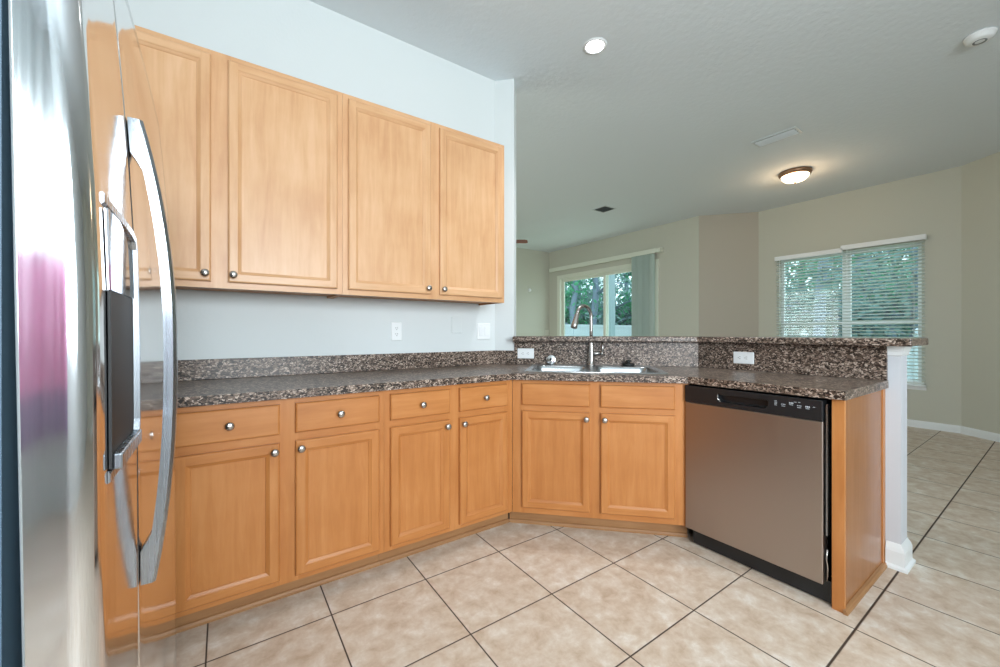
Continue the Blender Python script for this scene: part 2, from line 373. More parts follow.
def base_cab(x0, x1, doors, label, knobs, loc=(0, 1.8905, 0), depth=0.605, rz=0, drawers=True, zd=(0.1206, 0.6927), zr=(0.727, 0.8523), t0=0, t1=0, bw0=None, bw1=None):
    t = thing('base_cabinet', label, 'kitchen cabinet', loc, rz)
    b = MB()
    a0, a1 = x0 + 0.0005, x1 - 0.0005; i0 = a0 if bw0 is None else bw0; i1 = a1 if bw1 is None else bw1
    b.box(i0, i0 + 0.016, 0.019, depth, 0.096, 0.875); b.box(i1 - 0.016, i1, 0.019, depth, 0.096, 0.875)
    b.box(i0 + 0.016, i1 - 0.016, 0.019, depth, 0.096, 0.112); b.box(i0 + 0.016, i1 - 0.016, depth - 0.008, depth, 0.112, 0.875)
    b.build('carcass', 'inside', t)
    st = [(a0, doors[0][0] + 0.013)]
    for (d0, d1), (e0, e1) in zip(doors, doors[1:]): st.append((d1 - 0.013, e0 + 0.013))
    st.append((doors[-1][1] - 0.013, a1))
    frame(t, a0, a1, 0.096, 0.8755, st, [(0.096, zd[0] + 0.012), (zd[1] - 0.012, zr[0] + 0.012), (zr[1] - 0.012, 0.8755)], WB)
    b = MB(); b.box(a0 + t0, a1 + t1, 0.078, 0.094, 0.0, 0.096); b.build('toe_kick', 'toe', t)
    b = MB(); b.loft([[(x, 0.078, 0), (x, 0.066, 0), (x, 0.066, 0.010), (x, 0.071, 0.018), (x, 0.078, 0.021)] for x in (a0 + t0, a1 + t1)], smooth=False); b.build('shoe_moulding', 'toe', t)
    for (d0, d1), kx in zip(doors, knobs):
        front(t, d0, d1, zd[0], zd[1], 'door', WB, (kx, 0.662))
        o = front(t, d0, d1, zr[0], zr[1], 'drawer', WB, ((d0 + d1) / 2, 0.79) if drawers else None, name='drawer_front' if drawers else 'false_drawer_front')
    return t
base_cab(-0.87, -0.185, [(-0.84, -0.54), (-0.49, -0.21)], 'maple base cabinet hidden behind the refrigerator in the corner', [-0.57, -0.46])
base_cab(-0.185, 0.633, [(-0.152, 0.1918), (0.2503, 0.6063)], 'maple base cabinet with two doors and two drawers, nearest the refrigerator', [0.172, 0.270])
base_cab(0.633, 1.3975, [(0.6608, 0.979), (1.0385, 1.3528)], 'maple base cabinet with two narrower doors and two drawers, left of the sink cabinet', [0.958, 1.058], t1=0.027)
# diagonal sink cabinet: local x runs along the diagonal
sink_cab = base_cab(0.0, 0.972, [(0.057, 0.444), (0.503, 0.897)], 'diagonal maple sink cabinet with two doors and plain false drawer fronts', [0.424, 0.524], loc=(1.3985, 1.8895, 0), rz=-PI / 4, drawers=False, zd=(0.132, 0.696), zr=(0.729, 0.855), depth=0.60, bw0=0.02, bw1=0.952, t0=-0.030, t1=0.012)

def upper_cab(x0, x1, doors, label, knobs):
    t = thing('wall_cabinet', label, 'kitchen cabinet', (0, 2.1955, 1.350))
    Z1 = 1.06; a0, a1 = x0 + 0.0005, x1 - 0.0005; dp = 0.303
    b = MB(); b.box(a0, a0 + 0.016, 0.019, dp, 0, Z1); b.box(a1 - 0.016, a1, 0.019, dp, 0, Z1)
    b.box(a0 + 0.016, a1 - 0.016, 0.019, dp, 0.012, 0.026); b.box(a0 + 0.016, a1 - 0.016, 0.019, dp, Z1 - 0.016, Z1); b.box(a0 + 0.016, a1 - 0.016, dp - 0.006, dp, 0.026, Z1 - 0.016)
    b.build('carcass', 'inside', t)
    st = [(a0, doors[0][0] + 0.013)]
    for (d0, d1), (e0, e1) in zip(doors, doors[1:]): st.append((d1 - 0.013, e0 + 0.013))
    st.append((doors[-1][1] - 0.013, a1))
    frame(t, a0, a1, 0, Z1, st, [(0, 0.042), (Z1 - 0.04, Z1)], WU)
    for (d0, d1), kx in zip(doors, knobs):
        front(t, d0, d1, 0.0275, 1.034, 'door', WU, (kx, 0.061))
    return t
upper_cab(-0.87, -0.548, [(-0.845, -0.573)], 'narrow maple wall cabinet hidden behind the refrigerator', [-0.60])
upper_cab(-0.548, 0.514, [(-0.515, -0.045), (0.0171, 0.4868)], 'left maple wall cabinet, partly behind the refrigerator', [-0.066, 0.037])
upper_cab(0.514, 1.556, [(0.5412, 1.0118), (1.0714, 1.530)], 'right maple wall cabinet, ending at the wall opening', [0.991, 1.092])

# end panel of the peninsula beside the dishwasher
t = thing('end_panel', 'maple end panel closing the peninsula right of the dishwasher', 'cabinet panel', (2.085, 0.5385, 0))
b = MB(); b.box(0, 0.019, 0, 0.042, 0, 0.8755); b.build('front_stile', 'wv', t, bevel=0.001)
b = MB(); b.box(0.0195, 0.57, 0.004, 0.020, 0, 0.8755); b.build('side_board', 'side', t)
b = MB(); b.box(0.57, 0.612, 0.0, 0.020, 0, 0.8755); b.build('back_stile', 'wv', t, bevel=0.001)
b = MB(); b.loft([[(x, 0.0035, 0), (x, -0.012, 0), (x, -0.012, 0.008), (x, -0.006, 0.018), (x, 0.0035, 0.021)] for x in (-0.006, 0.612)], smooth=False); b.build('shoe_moulding', 'toe', t)

# ------------------------------------------------------------------ worktop
def rrect(cx, cy, w, h, r, seg=6):
    pts = []
    for sx, sy, a0 in ((1, 1, 0), (-1, 1, 90), (-1, -1, 180), (1, -1, 270)):
        for k in range(seg + 1):
            a = math.radians(a0 + 90 * k / seg); pts.append((cx + sx * (w / 2 - r) + r * math.cos(a), cy + sy * (h / 2 - r) + r * math.sin(a)))
    return pts
def S(s, n): return ((s + n) * R2, (n - s) * R2)      # diagonal coordinates -> world x, y
SC, SNc, SW, SD = 0.128, 2.663, 0.835, 0.545           # sink centre along / across, width, depth
NF = 3.2385
def holed(b, outer, holes, z0, z1):
    for z, flip in ((z1, False), (z0, True)):
        edges = []
        for loop in [outer] + holes:
            vs = [b.bm.verts.new((x, y, z)) for x, y in loop]
            for i in range(len(vs)): edges.append(b.bm.edges.new((vs[i], vs[(i + 1) % len(vs)])))
        bmesh.ops.triangle_fill(b.bm, use_beauty=True, use_dissolve=False, edges=edges)
    for loop in [outer] + holes:
        n = len(loop)
        for i in range(n):
            p, q = loop[i], loop[(i + 1) % n]; b.face([(*p, z0), (*q, z0), (*q, z1), (*p, z1)])
    bmesh.ops.remove_doubles(b.bm, verts=b.bm.verts, dist=1e-5)
top = thing('countertop', 'speckled brown laminate countertop running along the wall and the peninsula', 'countertop', (0, 0, 0))
b = MB()
outer = [(-0.869, 1.8555), (NF - 1.8555, 1.8555), (2.05, NF - 2.05), (2.05, 0.527), (2.698, 0.527), (2.698, DN - 2.698 - 0.003), (1.684, DN - 1.684 - 0.003), (1.6835, 2.4985), (-0.869, 2.4985)]
holed(b, outer, [[S(*p) for p in rrect(SC, SNc, SW - 0.04, SD - 0.04, 0.05)]], 0.8765, 0.914)
b.build('worktop', 'granite', top, bevel=0.010, seg=4, ang=60)
b = MB(); b.prism([(-0.869, 2.4795), (1.6755, 2.4795), (1.779, 2.3765), (1.7865, 2.3965 - 0.0035 + 0.0), (1.6835, 2.4985), (-0.869, 2.4985)], 0.9145, 1.016); b.build('backsplash', 'granite', top, bevel=0.002)
b = MB(); b.prism([(1.780, 2.3765), (2.6795, DN - 0.028 - 2.6795), (2.6795, 0.530), (2.699, 0.530), (2.699, DN - 2.699 - 0.002), (1.7885, 2.3935)], 0.9145, 1.0845); b.build('tall_backsplash', 'granite', top, bevel=0.001)
# raised bar top
d = 0.10 * R2
bar = prism_obj('bar_top', [(1.790 - d, 2.3945 - d), (2.60, DN - 0.1 * SQ - 2.60 - 0.0), (2.60, 0.43), (2.97, 0.43), (2.97, DN + 0.27 * SQ - 2.97), (1.790 + 0.27 * R2, 2.3945 + 0.27 * R2)], 1.0855, 1.1225, 'granite', bevel=0.007, seg=4, ang=60)
tag(bar, 'raised speckled brown bar top on the half wall behind the sink', 'bar top')

# ------------------------------------------------------------------ sink and fittings (local frame: x along diagonal, y towards the wall)
sx_, sy_ = S(SC, SNc)
sink = thing('sink', 'stainless steel double bowl sink set into the diagonal worktop', 'sink', (sx_, sy_, 0.914), -PI / 4)
b = MB()
bw, bd = 0.365, 0.40; bowls = [rrect(-0.198, -0.038, bw, bd, 0.06), rrect(0.198, -0.038, bw, bd, 0.06)]
o0, o1, o2 = rrect(0, 0, SW, SD, 0.035), rrect(0, 0, SW - 0.008, SD - 0.008, 0.032), rrect(0, 0, SW - 0.030, SD - 0.030, 0.028)
b.loft([[(x, y, z) for x, y in r] for r, z in ((o0, 0.0006), (o1, 0.0055), (o2, 0.0045))], caps=False)
edges = []
for loop in [o2] + bowls:
    vs_ = [b.bm.verts.new((x, y, 0.0045)) for x, y in loop]
    for i in range(len(vs_)): edges.append(b.bm.edges.new((vs_[i], vs_[(i + 1) % len(vs_)])))
bmesh.ops.triangle_fill(b.bm, use_beauty=True, edges=edges)
for cx in (-0.198, 0.198):
    rings = []
    for inset, z, r in ((0, 0.0045, 0.06), (0.006, -0.002, 0.058), (0.010, -0.02, 0.056), (0.018, -0.14, 0.055), (0.035, -0.165, 0.05), (0.08, -0.175, 0.045), (0.155, -0.178, 0.025)):
        rings.append([(x, y, z) for x, y in rrect(cx, -0.038, bw - 2 * inset, bd - 2 * inset, r)])
    b.loft(rings, caps=False); b.face(rings[-1])
bmesh.ops.remove_doubles(b.bm, verts=b.bm.verts, dist=1e-5)
b.build('basin', 'sink', sink)
for cx in (-0.198, 0.198):
    b = MB(); b.lathe([(0.045, 0), (0.044, 0.003), (0.036, 0.003), (0.034, 0.0005), (0.0, 0.0005)], seg=24); b.build('drain', 'chrome', sink, (cx, -0.038, -0.1775))
# faucet
fx, fy = S(0.130, 2.888); FZ = 0.9185
fau = thing('kitchen_faucet', 'brushed nickel gooseneck pull-down faucet behind the sink', 'faucet', (fx, fy, FZ))
b = MB(); b.lathe([(0.031, 0), (0.031, 0.004), (0.027, 0.008), (0.024, 0.012), (0.0215, 0.05), (0.0185, 0.12), (0.0165, 0.16), (0.0145, 0.166)]); b.build('body', 'nickel', fau)
sd = Vector((-0.994, -0.096, 0)).normalized()
r_ = 0.078; zc_ = 0.340; pts = [(0, 0, 0.16), (0, 0, 0.25), (0, 0, zc_)]
for k in range(1, 13):
    a = PI * k / 12 * 0.92; v = sd * (r_ - r_ * math.cos(a)); pts.append((v.x, v.y, zc_ + r_ * math.sin(a)))
b = MB(); b.tube(pts, 0.0115, 16); b.build('neck', 'nickel', fau)
e = Vector(pts[-1]); dn = (Vector(pts[-1]) - Vector(pts[-2])).normalized()
b = MB(); b.tube([e - dn * 0.004, e + dn * 0.006, e + dn * 0.03, e + dn * 0.075, e + dn * 0.100, e + dn * 0.104], [0.0135, 0.0155, 0.017, 0.0215, 0.0225, 0.018], 18); b.build('spray_head', 'nickel', fau)
rt = Vector((0.674, -0.738, 0))
b = MB(); b.tube([(0, 0, 0.085), rt * 0.03 + Vector((0, 0, 0.085)), rt * 0.066 + Vector((0, 0, 0.086))], [0.014, 0.014, 0.0125], 16)
b.tube([rt * 0.066 + Vector((0, 0, 0.086)), rt * 0.082 + Vector((0, 0, 0.088))], [0.0155, 0.015], 16)
b.tube([rt * 0.075 + Vector((0, 0, 0.09)), rt * 0.079 + Vector((0, 0, 0.12)), rt * 0.077 + Vector((0, 0, 0.165))], [0.008, 0.007, 0.006], 10); b.build('lever', 'nickel', fau)
# strainer basket leaning on the splash
def place_px(s, n, z): x, y = S(s, n); return (x, y, z)
t = thing('sink_strainer', 'round silver sink strainer standing upright against the backsplash', 'sink strainer', place_px(-0.152, 2.905, 0.9195), -PI / 4)
t.rotation_euler = (math.radians(-8), 0, -PI / 4)
b = MB(); b.lathe([(0.028, -0.012), (0.029, -0.004), (0.036, 0.0), (0.036, 0.004), (0.030, 0.007), (0.0, 0.007)], (0, 0, 0.036), '-Y', 28); b.build('basket', 'chrome', t)
b = MB(); b.lathe([(0.004, 0.007), (0.004, 0.016), (0.010, 0.019), (0.009, 0.024), (0, 0.025)], (0, 0, 0.036), '-Y', 16); b.build('pull_knob', 'black', t)
t = thing('sink_stopper', 'black rubber sink stopper with finger grip lying behind the right bowl', 'sink stopper', place_px(0.385, 2.905, 0.9195))
b = MB(); b.lathe([(0.038, 0), (0.042, 0.004), (0.041, 0.012), (0.034, 0.016), (0.0, 0.016)]); b.build('disc', 'rubber', t)
b = MB(); b.lathe([(0.014, 0.012), (0.011, 0.022), (0.018, 0.032), (0.017, 0.038), (0.0, 0.040)]); b.build('grip', 'rubber', t)

# ------------------------------------------------------------------ dishwasher (local: x towards the viewer's right, -y out of the front)
dw = thing('dishwasher', 'stainless steel dishwasher with black control strip under the peninsula worktop', 'dishwasher', (2.085, 1.1995, 0), -PI / 2)
W_ = 0.604
b = MB(); b.box(0.004, W_ - 0.010, 0.03, 0.58, 0.10, 0.868); b.build('tub', 'blackm', dw)
b = MB(); b.box(0.0, W_ + 0.010, 0.045, 0.06, 0.0, 0.10); b.box(0.012, W_ + 0.009, 0.02, 0.045, 0.008, 0.10); b.build('kick_plate', 'black', dw)
def curved_front(b, x0, x1, z0, z1, y0, yf, bulge, n=10, mi=0):
    rings = []
    for k in range(n + 1):
        x = x0 + (x1 - x0) * k / n
        f = yf; e = min(x - x0, x1 - x); f += -0.006 * max(0, 1 - e / 0.006) ** 2 if e < 0.006 else 0
        rings.append([(x, y0, z0), (x, -f, z0), (x, -f, z1), (x, y0, z1)])
    b.loft(rings, mi, smooth=False)
b = MB(); b.box(-0.008, 0.597, -0.026, 0.028, 0.095, 0.7765); b.build('door_panel', 'steel_dw', dw, bevel=0.004, seg=3)
# control strip with a scooped grip
b = MB(); zt = 0.866; zb = 0.778
hx0, hx1, hz0, hz1 = 0.165, 0.392, 0.800, 0.838
def cs(x0, x1, z0, z1): b.box(x0, x1, -0.030, 0.028, z0, z1)
outerp = [(-0.008, zb), (0.597, zb), (0.597, zt), (-0.008, zt)]
hole = [(hx0 + 0.012, hz0), (hx1 - 0.012, hz0), (hx1, hz0 + 0.012), (hx1, hz1), (hx0, hz1), (hx0, hz0 + 0.012)]
for y in (-0.030,):
    edges = []
    for loop in (outerp, hole):
        v_ = [b.bm.verts.new((x, y, z)) for x, z in loop]
        for i in range(len(v_)): edges.append(b.bm.edges.new((v_[i], v_[(i + 1) % len(v_)])))
    bmesh.ops.triangle_fill(b.bm, use_beauty=True, edges=edges)
for loop, y1 in ((outerp, 0.028), (hole, 0.004)):
    for i in range(len(loop)):
        p, q = loop[i], loop[(i + 1) % len(loop)]; b.face([(p[0], -0.030, p[1]), (q[0], -0.030, q[1]), (q[0], y1, q[1]), (p[0], y1, p[1])])
b.face([(x, 0.004, z) for x, z in hole]); b.face([(x, 0.028, z) for x, z in outerp])
bmesh.ops.remove_doubles(b.bm, verts=b.bm.verts, dist=1e-5)
cp = b.build('control_panel', 'black', dw, bevel=0.003, seg=2, ang=60)
b = MB(); b.tube([(hx0 + 0.004, -0.031, hz1), (hx0 + 0.002, -0.031, hz0 + 0.016), (hx0 + 0.016, -0.031, hz0 + 0.002)], 0.0016, 8); b.build('grip_edge', 'chrome', cp)
M['ink'] = mat('panel_marks', (0.55, 0.6, 0.65), 0.5)
b = MB()
def mk(x, z, w, h): b.box(x - w / 2, x + w / 2, -0.0306, -0.0296, z - h / 2, z + h / 2)
for k, (x, z) in enumerate(((0.425, 0.832), (0.455, 0.826), (0.485, 0.836), (0.515, 0.828), (0.545, 0.828))):
    if k == 0:
        for dz in (-0.009, -0.003, 0.003, 0.009): mk(x, z + dz, 0.010, 0.002)
    else:
        mk(x, z - 0.004, 0.014, 0.002)
        for dx in (-0.006, 0, 0.006): mk(x + dx, z + 0.004, 0.004, 0.006 if k in (2, 4) else 0.003)
mk(0.500, 0.846, 0.010, 0.002); mk(0.515, 0.847, 0.008, 0.002); mk(0.568, 0.834, 0.008, 0.002)
b.build('button_marks', 'ink', cp)
b = MB(); b.box(0.603, 0.6085, -0.012, 0.026, 0.30, 0.850); b.build('hinge_strip', 'steel_h', dw)
b = MB(); b.tube([(0.605, -0.006, 0.11), (0.607, -0.004, 0.16), (0.603, -0.006, 0.2), (0.605, -0.002, 0.24)], 0.003, 6); b.build('hinge_spring', 'nickel', dw)

# ------------------------------------------------------------------ wall plates
def duplex(parent, horiz=False):
    for sgn in (-1, 1):
        b = MB(); pts = rrect(0, 0, 0.033, 0.028, 0.010, 4)
        cx, cz = (sgn * 0.0195, 0) if horiz else (0, sgn * 0.0195)
        b.loft([[(x + cx if not horiz else z_ + cx, y, z_ + cz if not horiz else x + cz) for x, z_ in pts] for y in (-0.006, -0.0078)], smooth=False)
        o = b.build('socket', 'plate', parent)
        s = MB()
        for dx in (-0.006, 0.006):
            if horiz: s.box(cx - 0.0045, cx + 0.0045, -0.0082, -0.0070, dx - 0.001, dx + 0.001)
            else: s.box(dx - 0.001, dx + 0.001, -0.0082, -0.0070, cz - 0.001, cz + 0.008)
        if horiz: s.box(cx - 0.011, cx - 0.007, -0.0082, -0.0070, -0.002, 0.002)
        else: s.box(-0.002, 0.002, -0.0082, -0.0070, cz - 0.010, cz - 0.006)
        s.build('slots', 'slot', o)
def plate(name, label, cat, loc, rz, w, h, m='plate'):
    t = thing(name, label, cat, loc, rz)
    b = MB(); pts = rrect(0, 0, w, h, 0.004, 3); pin = rrect(0, 0, w - 0.006, h - 0.006, 0.003, 3)
    b.loft([[(x, y, z) for x, z in p] for p, y in ((pts, -0.0005), (pts, -0.003), (pin, -0.006))], smooth=False)
    b.build('cover_plate', m, t); return t
t = plate('wall_outlet', 'white upright double outlet on the wall under the right wall cabinet', 'outlet', (0.918, 2.5, 1.158), 0, 0.072, 0.118); duplex(t)
t = plate('blank_plate', 'wall-coloured blank plate between the upright outlet and the switch', 'wall plate', (1.358, 2.5, 1.205), 0, 0.080, 0.118, 'paintk')
t = plate('light_switch', 'white double rocker switch on the wall beside the opening', 'light switch', (1.583, 2.5, 1.160), 0, 0.115, 0.118)
for x in (-0.024, 0.024):
    b = MB(); b.box(x - 0.0165, x + 0.0165, -0.0085, -0.0055, -0.033, 0.033); b.build('rocker', 'plate', t, bevel=0.001)
x0, y0 = 1.838, DN - 0.0285 - 1.838
t = plate('wall_outlet', 'white sideways outlet on the splash left of the sink', 'outlet', (1.838 - 0.0, y0, 0.996), -PI / 4, 0.122, 0.074); duplex(t, True)
t = plate('wall_outlet', 'white sideways outlet on the splash above the dishwasher', 'outlet', (2.679, 1.186, 0.992), -PI / 2, 0.120, 0.074); duplex(t, True)
plate('wall_outlet', 'small cream plate low on the far living room wall', 'outlet', (6.28, 7.12, 1.15), 0, 0.12, 0.12, 'plate2')
t = thing('motion_sensor', 'small white sensor high on the far living room wall', 'sensor', (5.75, 7.12, 2.12))
b = MB(); b.lathe([(0.04, 0), (0.04, 0.02), (0.03, 0.035), (0, 0.04)], axis='-Y'); b.build('sensor_body', 'plate', t)

# ------------------------------------------------------------------ refrigerator (local x out of the front, y along the front away from the viewer)
fr = thing('refrigerator', 'stainless side-by-side refrigerator with water dispenser and long bow handle at the left edge', 'refrigerator', (-0.1045, 0.57, 0), math.radians(0.64))
Y1 = 0.893; TOP = 1.75; SEAM = 0.236
def off(z):
    return 0.004 * (1.15 - z) / 0.75 if z < 1.15 else -0.035 * ((z - 1.15) / 0.6) ** 1.6
zs = [0.06, 0.3, 0.6, 0.9, 1.1, 1.2, 1.3, 1.4, 1.5, 1.58, 1.65, 1.70, 1.735, 1.745, TOP]
def door_body(name, y0, y1, r0, r1):
    b = MB(); rings = []
    for z in zs:
        o = off(z); 
        if z > 1.735: o -= (z - 1.735) * 0.4
        bk = -0.0555 - 0.014 * (z - 1.15); ring = [(bk - 0.002, y0 + 0.006), (bk - 0.002, y1 - 0.006)] 
        prof = [(bk, y1)] 
        n = 6
        for k in range(n + 1):
            a = PI / 2 * k / n; prof.append((o - r1 + r1 * math.sin(a), y1 - r1 + r1 * math.cos(a)))
        m_ = 16
        for k in range(1, m_):
            y = y1 - r1 + (y0 + r0 - y1 + r1) * k / m_; u = (y / Y1 - 0.5) * 2; prof.append((o + 0.004 * (1 - u * u) * min(1, min(k, m_ - k) / 3), y))
        for k in range(n + 1):
            a = PI / 2 * k / n; prof.append((o - r0 + r0 * math.cos(a), y0 + r0 - r0 * math.sin(a)))
        prof += [(o - r0 - 0.002, y0), (bk + 0.002, y0), (bk, y0)]
        rings.append([(x, y, z) for x, y in ring + prof])
    b.loft(rings)
    for f in b.bm.faces:
        c = f.calc_center_median(); f.normal_update()
        f.material_index = 1 if abs(f.normal.y) > 0.6 and c.y < 0.1 else 0
    return b.build(name, ['steel_f', 'steel_s'], fr)
near = door_body('freezer_door', -0.004, SEAM - 0.002, 0.022, 0.004)
far = door_body('fresh_food_door', SEAM + 0.002, Y1, 0.004, 0.010)
b = MB(); b.box(-0.74, -0.072, 0.004, Y1 - 0.004, 0.02, 1.735); b.build('cabinet_body', 'fridge_side', fr, bevel=0.006)
b = MB(); b.box(-0.0715, -0.068, 0.010, Y1 - 0.010, 0.06, 1.735); b.build('door_gasket', 'gasket', fr)
b = MB(); b.box(-0.12, -0.045, 0.01, Y1 - 0.01, 0.0, 0.055); b.build('kick_grille', 'black', fr)
# bow handle on the right door
zA, zB = 0.765, 1.474; n = 56; hy0, hy1 = SEAM + 0.004, SEAM + 0.036; b = MB(); rings = []
for k in range(n + 1):
    z = zA + (zB - zA) * k / n; u = (z - (zA + zB) / 2) / ((zB - zA) / 2)
    xo = off(z) + 0.019 + 0.027 * (1 - abs(u) ** 2.3); base = off(z) + 0.0015; e = (0.84 - abs(u)) / 0.03
    xi = base if e <= 0 else base + (xo - 0.016 - base) * min(1, e)
    c = 0.004
    rings.append([(xi, hy0 + 0.001, z), (xo - c, hy0, z), (xo, hy0 + c, z), (xo, hy1 - c, z), (xo - c, hy1, z), (xi, hy1 - 0.001, z)])
b.loft(rings, smooth=False); b.build('handle', 'steel_h', far)
# dispenser on the freezer door
dy0, dy1 = 0.030, 0.186
path = [(dy0, 1.303, 0.004), (dy0 + 0.08, 1.297, 0.009), (dy1 - 0.03, 1.290, 0.013), (dy1 - 0.010, 1.283, 0.014), (dy1, 1.265, 0.014), (dy1, 1.14, 0.014), (dy1, 1.03, 0.014), (dy1 - 0.008, 1.008, 0.014), (dy1 - 0.03, 0.998, 0.014), (dy0 + 0.08, 0.990, 0.010), (dy0, 0.985, 0.004)]
b = MB(); rings = []; cy, cz = dy0 - 0.05, 1.144
for i, (y, z, h_) in enumerate(path):
    p0 = Vector(path[max(i - 1, 0)][:2]); p1 = Vector(path[min(i + 1, len(path) - 1)][:2]); t_ = (p1 - p0).normalized(); nn = Vector((t_.y, -t_.x))
    if nn.dot(Vector((cy - y, cz - z))) < 0: nn = -nn
    w = 0.011; h_ *= 0.72; o = off(z); q = (y + nn.x * w, z + nn.y * w)
    rings.append([(o + 0.0005, y, z), (o + h_, y + nn.x * 0.002, z + nn.y * 0.002), (o + h_, q[0], q[1]), (o + 0.0005, q[0] + nn.x * 0.003, q[1] + nn.y * 0.003)])
b.loft(rings, smooth=False); disp = b.build('dispenser_bezel', 'steel_h', near)
b = MB(); b.loft([[(0.0045 + off(zz), dy0 + 0.004, zz), (0.0055 + off(zz), dy1 - 0.012, zz), (0.001 + off(zz), dy1 - 0.012, zz), (0.001 + off(zz), dy0 + 0.004, zz)] for zz in (1.197, 1.23, 1.26, 1.286)], smooth=False)
b.build('dispenser_display', 'display', disp)
b = MB(); b.loft([[(0.0035 + off(zz), dy0 + 0.004, zz), (0.0040 + off(zz), dy1 - 0.012, zz), (0.001 + off(zz), dy1 - 0.012, zz), (0.001 + off(zz), dy0 + 0.004, zz)] for zz in (1.0, 1.05, 1.1, 1.15, 1.196)], smooth=False)
b.build('dispenser_recess', 'blackm', disp)
b = MB(); b.box(0.004, 0.013, dy0 + 0.006, dy1 - 0.012, 0.998, 1.016); b.build('drip_tray', 'steel_h', disp, bevel=0.002)

# ------------------------------------------------------------------ ceiling fittings
def can_light(x, y, label, group=None):
    t = thing('recessed_light', label, 'ceiling light', (x, y, H), 0, group)
    b = MB(); b.lathe([(0.078, -0.0005), (0.078, -0.004), (0.066, -0.007), (0.058, -0.004), (0.058, -0.0005)], caps=False, seg=32); b.build('trim_ring', 'plate', t)
    b = MB(); b.lathe([(0.057, -0.0015), (0.045, -0.004), (0.0, -0.005)], seg=24); b.build('lens', 'canglow', t)
    l = bpy.data.lights.new('can_lamp', 'SPOT'); l.energy = 55; l.spot_size = math.radians(105); l.spot_blend = 0.8; l.shadow_soft_size = 0.07; l.color = (0.95, 0.98, 1)
    o = bpy.data.objects.new('can_lamp', l); C.objects.link(o); o.location = (x, y, H - 0.03)
can_light(2.025, 1.817, 'glowing round recessed light in the kitchen ceiling above the sink')
t = thing('flush_ceiling_light', 'round bronze-rimmed ceiling light with warm glowing glass bowl', 'ceiling light', (5.56, 1.894, H))
b = MB(); b.lathe([(0.162, -0.0005), (0.165, -0.02), (0.155, -0.04), (0.136, -0.048)], seg=36); b.build('rim', 'bronze', t)
b = MB(); b.lathe([(0.138, -0.046), (0.132, -0.07), (0.10, -0.10), (0.055, -0.115), (0.0, -0.12)], seg=36); b.build('glass_bowl', 'lampglass', t)
b = MB(); b.lathe([(0.010, -0.118), (0.012, -0.124), (0.006, -0.134), (0, -0.138)], seg=14); b.build('finial', 'bronze', t)
l = bpy.data.lights.new('flush_lamp', 'POINT'); l.energy = 5; l.color = (1, 0.66, 0.38); l.shadow_soft_size = 0.12
o = bpy.data.objects.new('flush_lamp', l); C.objects.link(o); o.location = (5.56, 1.894, H - 0.26)
def vent(label, x, y, lx, ly, n, lou, f=1):
    t = thing('ceiling_vent', label, 'air vent', (x, y, H))
    b = MB(); w = 0.022
    b.box(-lx, lx, -ly, -ly + w, -0.006, -0.0005); b.box(-lx, lx, ly - w, ly, -0.006, -0.0005); b.box(-lx, -lx + w, -ly + w, ly - w, -0.006, -0.0005); b.box(lx - w, lx, -ly + w, ly - w, -0.006, -0.0005)
    b.build('vent_frame', 'vent', t, bevel=0.001)
    b = MB(); b.box(-lx + w, lx - w, -ly + w, ly - w, -0.0015, -0.0005); b.build('backing', 'ventd', t)
    b = MB()
    for k in range(n):
        x_ = -lx + w + (2 * lx - 2 * w) * (k + 0.5) / n; hw = (lx - w) / n * (0.6 if f > 0 else 0.26)
        b.loft([[(x_ - f * hw, yy, -0.018), (x_ - f * hw, yy, -0.0165), (x_ + f * hw, yy, -0.002), (x_ + f * hw, yy, -0.0035)] for yy in (-ly + w, ly - w)], smooth=False)
    b.build('louvres', lou, t); return t
vent('long narrow ceiling vent beside the glowing bowl light', 4.42, 1.66, 0.09, 0.19, 3, 'vent', -1)
vent('small grey square ceiling vent over the living room', 4.81, 4.13, 0.13, 0.13, 6, 'ventd')
t = thing('smoke_detector', 'round white smoke detector on the ceiling at the top right', 'smoke detector', (3.97, 0.35, H))
b = MB(); b.lathe([(0.072, -0.0005), (0.072, -0.012), (0.066, -0.014), (0.064, -0.03), (0.052, -0.040), (0.0, -0.042)], seg=32); b.build('housing', 'plate', t)
b = MB(); b.lathe([(0.030, -0.0415), (0.032, -0.0435), (0.024, -0.0435), (0.022, -0.0415)], seg=24, caps=False); b.build('sensor_ring', 'ventd', t)
# ceiling fan
t = thing('ceiling_fan', 'ceiling fan with dark wood blades just behind the wall edge', 'ceiling fan', (3.79, 5.79, H))
b = MB(); b.lathe([(0.07, -0.0005), (0.065, -0.03), (0.02, -0.06), (0.013, -0.07), (0.013, -0.24)]); b.build('downrod', 'bronze', t)
b = MB(); b.lathe([(0.03, -0.235), (0.10, -0.25), (0.12, -0.29), (0.11, -0.35), (0.05, -0.38), (0, -0.385)]); b.build('motor', 'bronze', t)
aim = math.radians(55.28 - 90)
for k in range(5):
    a = aim + k * 2 * PI / 5
    b = MB(); sec = []
    for r, w in ((0.10, 0.02), (0.18, 0.045), (0.22, 0.062), (0.62, 0.072), (0.66, 0.05)):
        sec.append([(r * math.cos(a) - w * s * math.sin(a), r * math.sin(a) + w * s * math.cos(a), -0.325 + s * w * 0.6 + e_) for s, e_ in ((-1, 0), (1, 0), (1, 0.010), (-1, 0.010))])
    b.loft(sec, smooth=False); b.build('blade', 'fanwood', t)

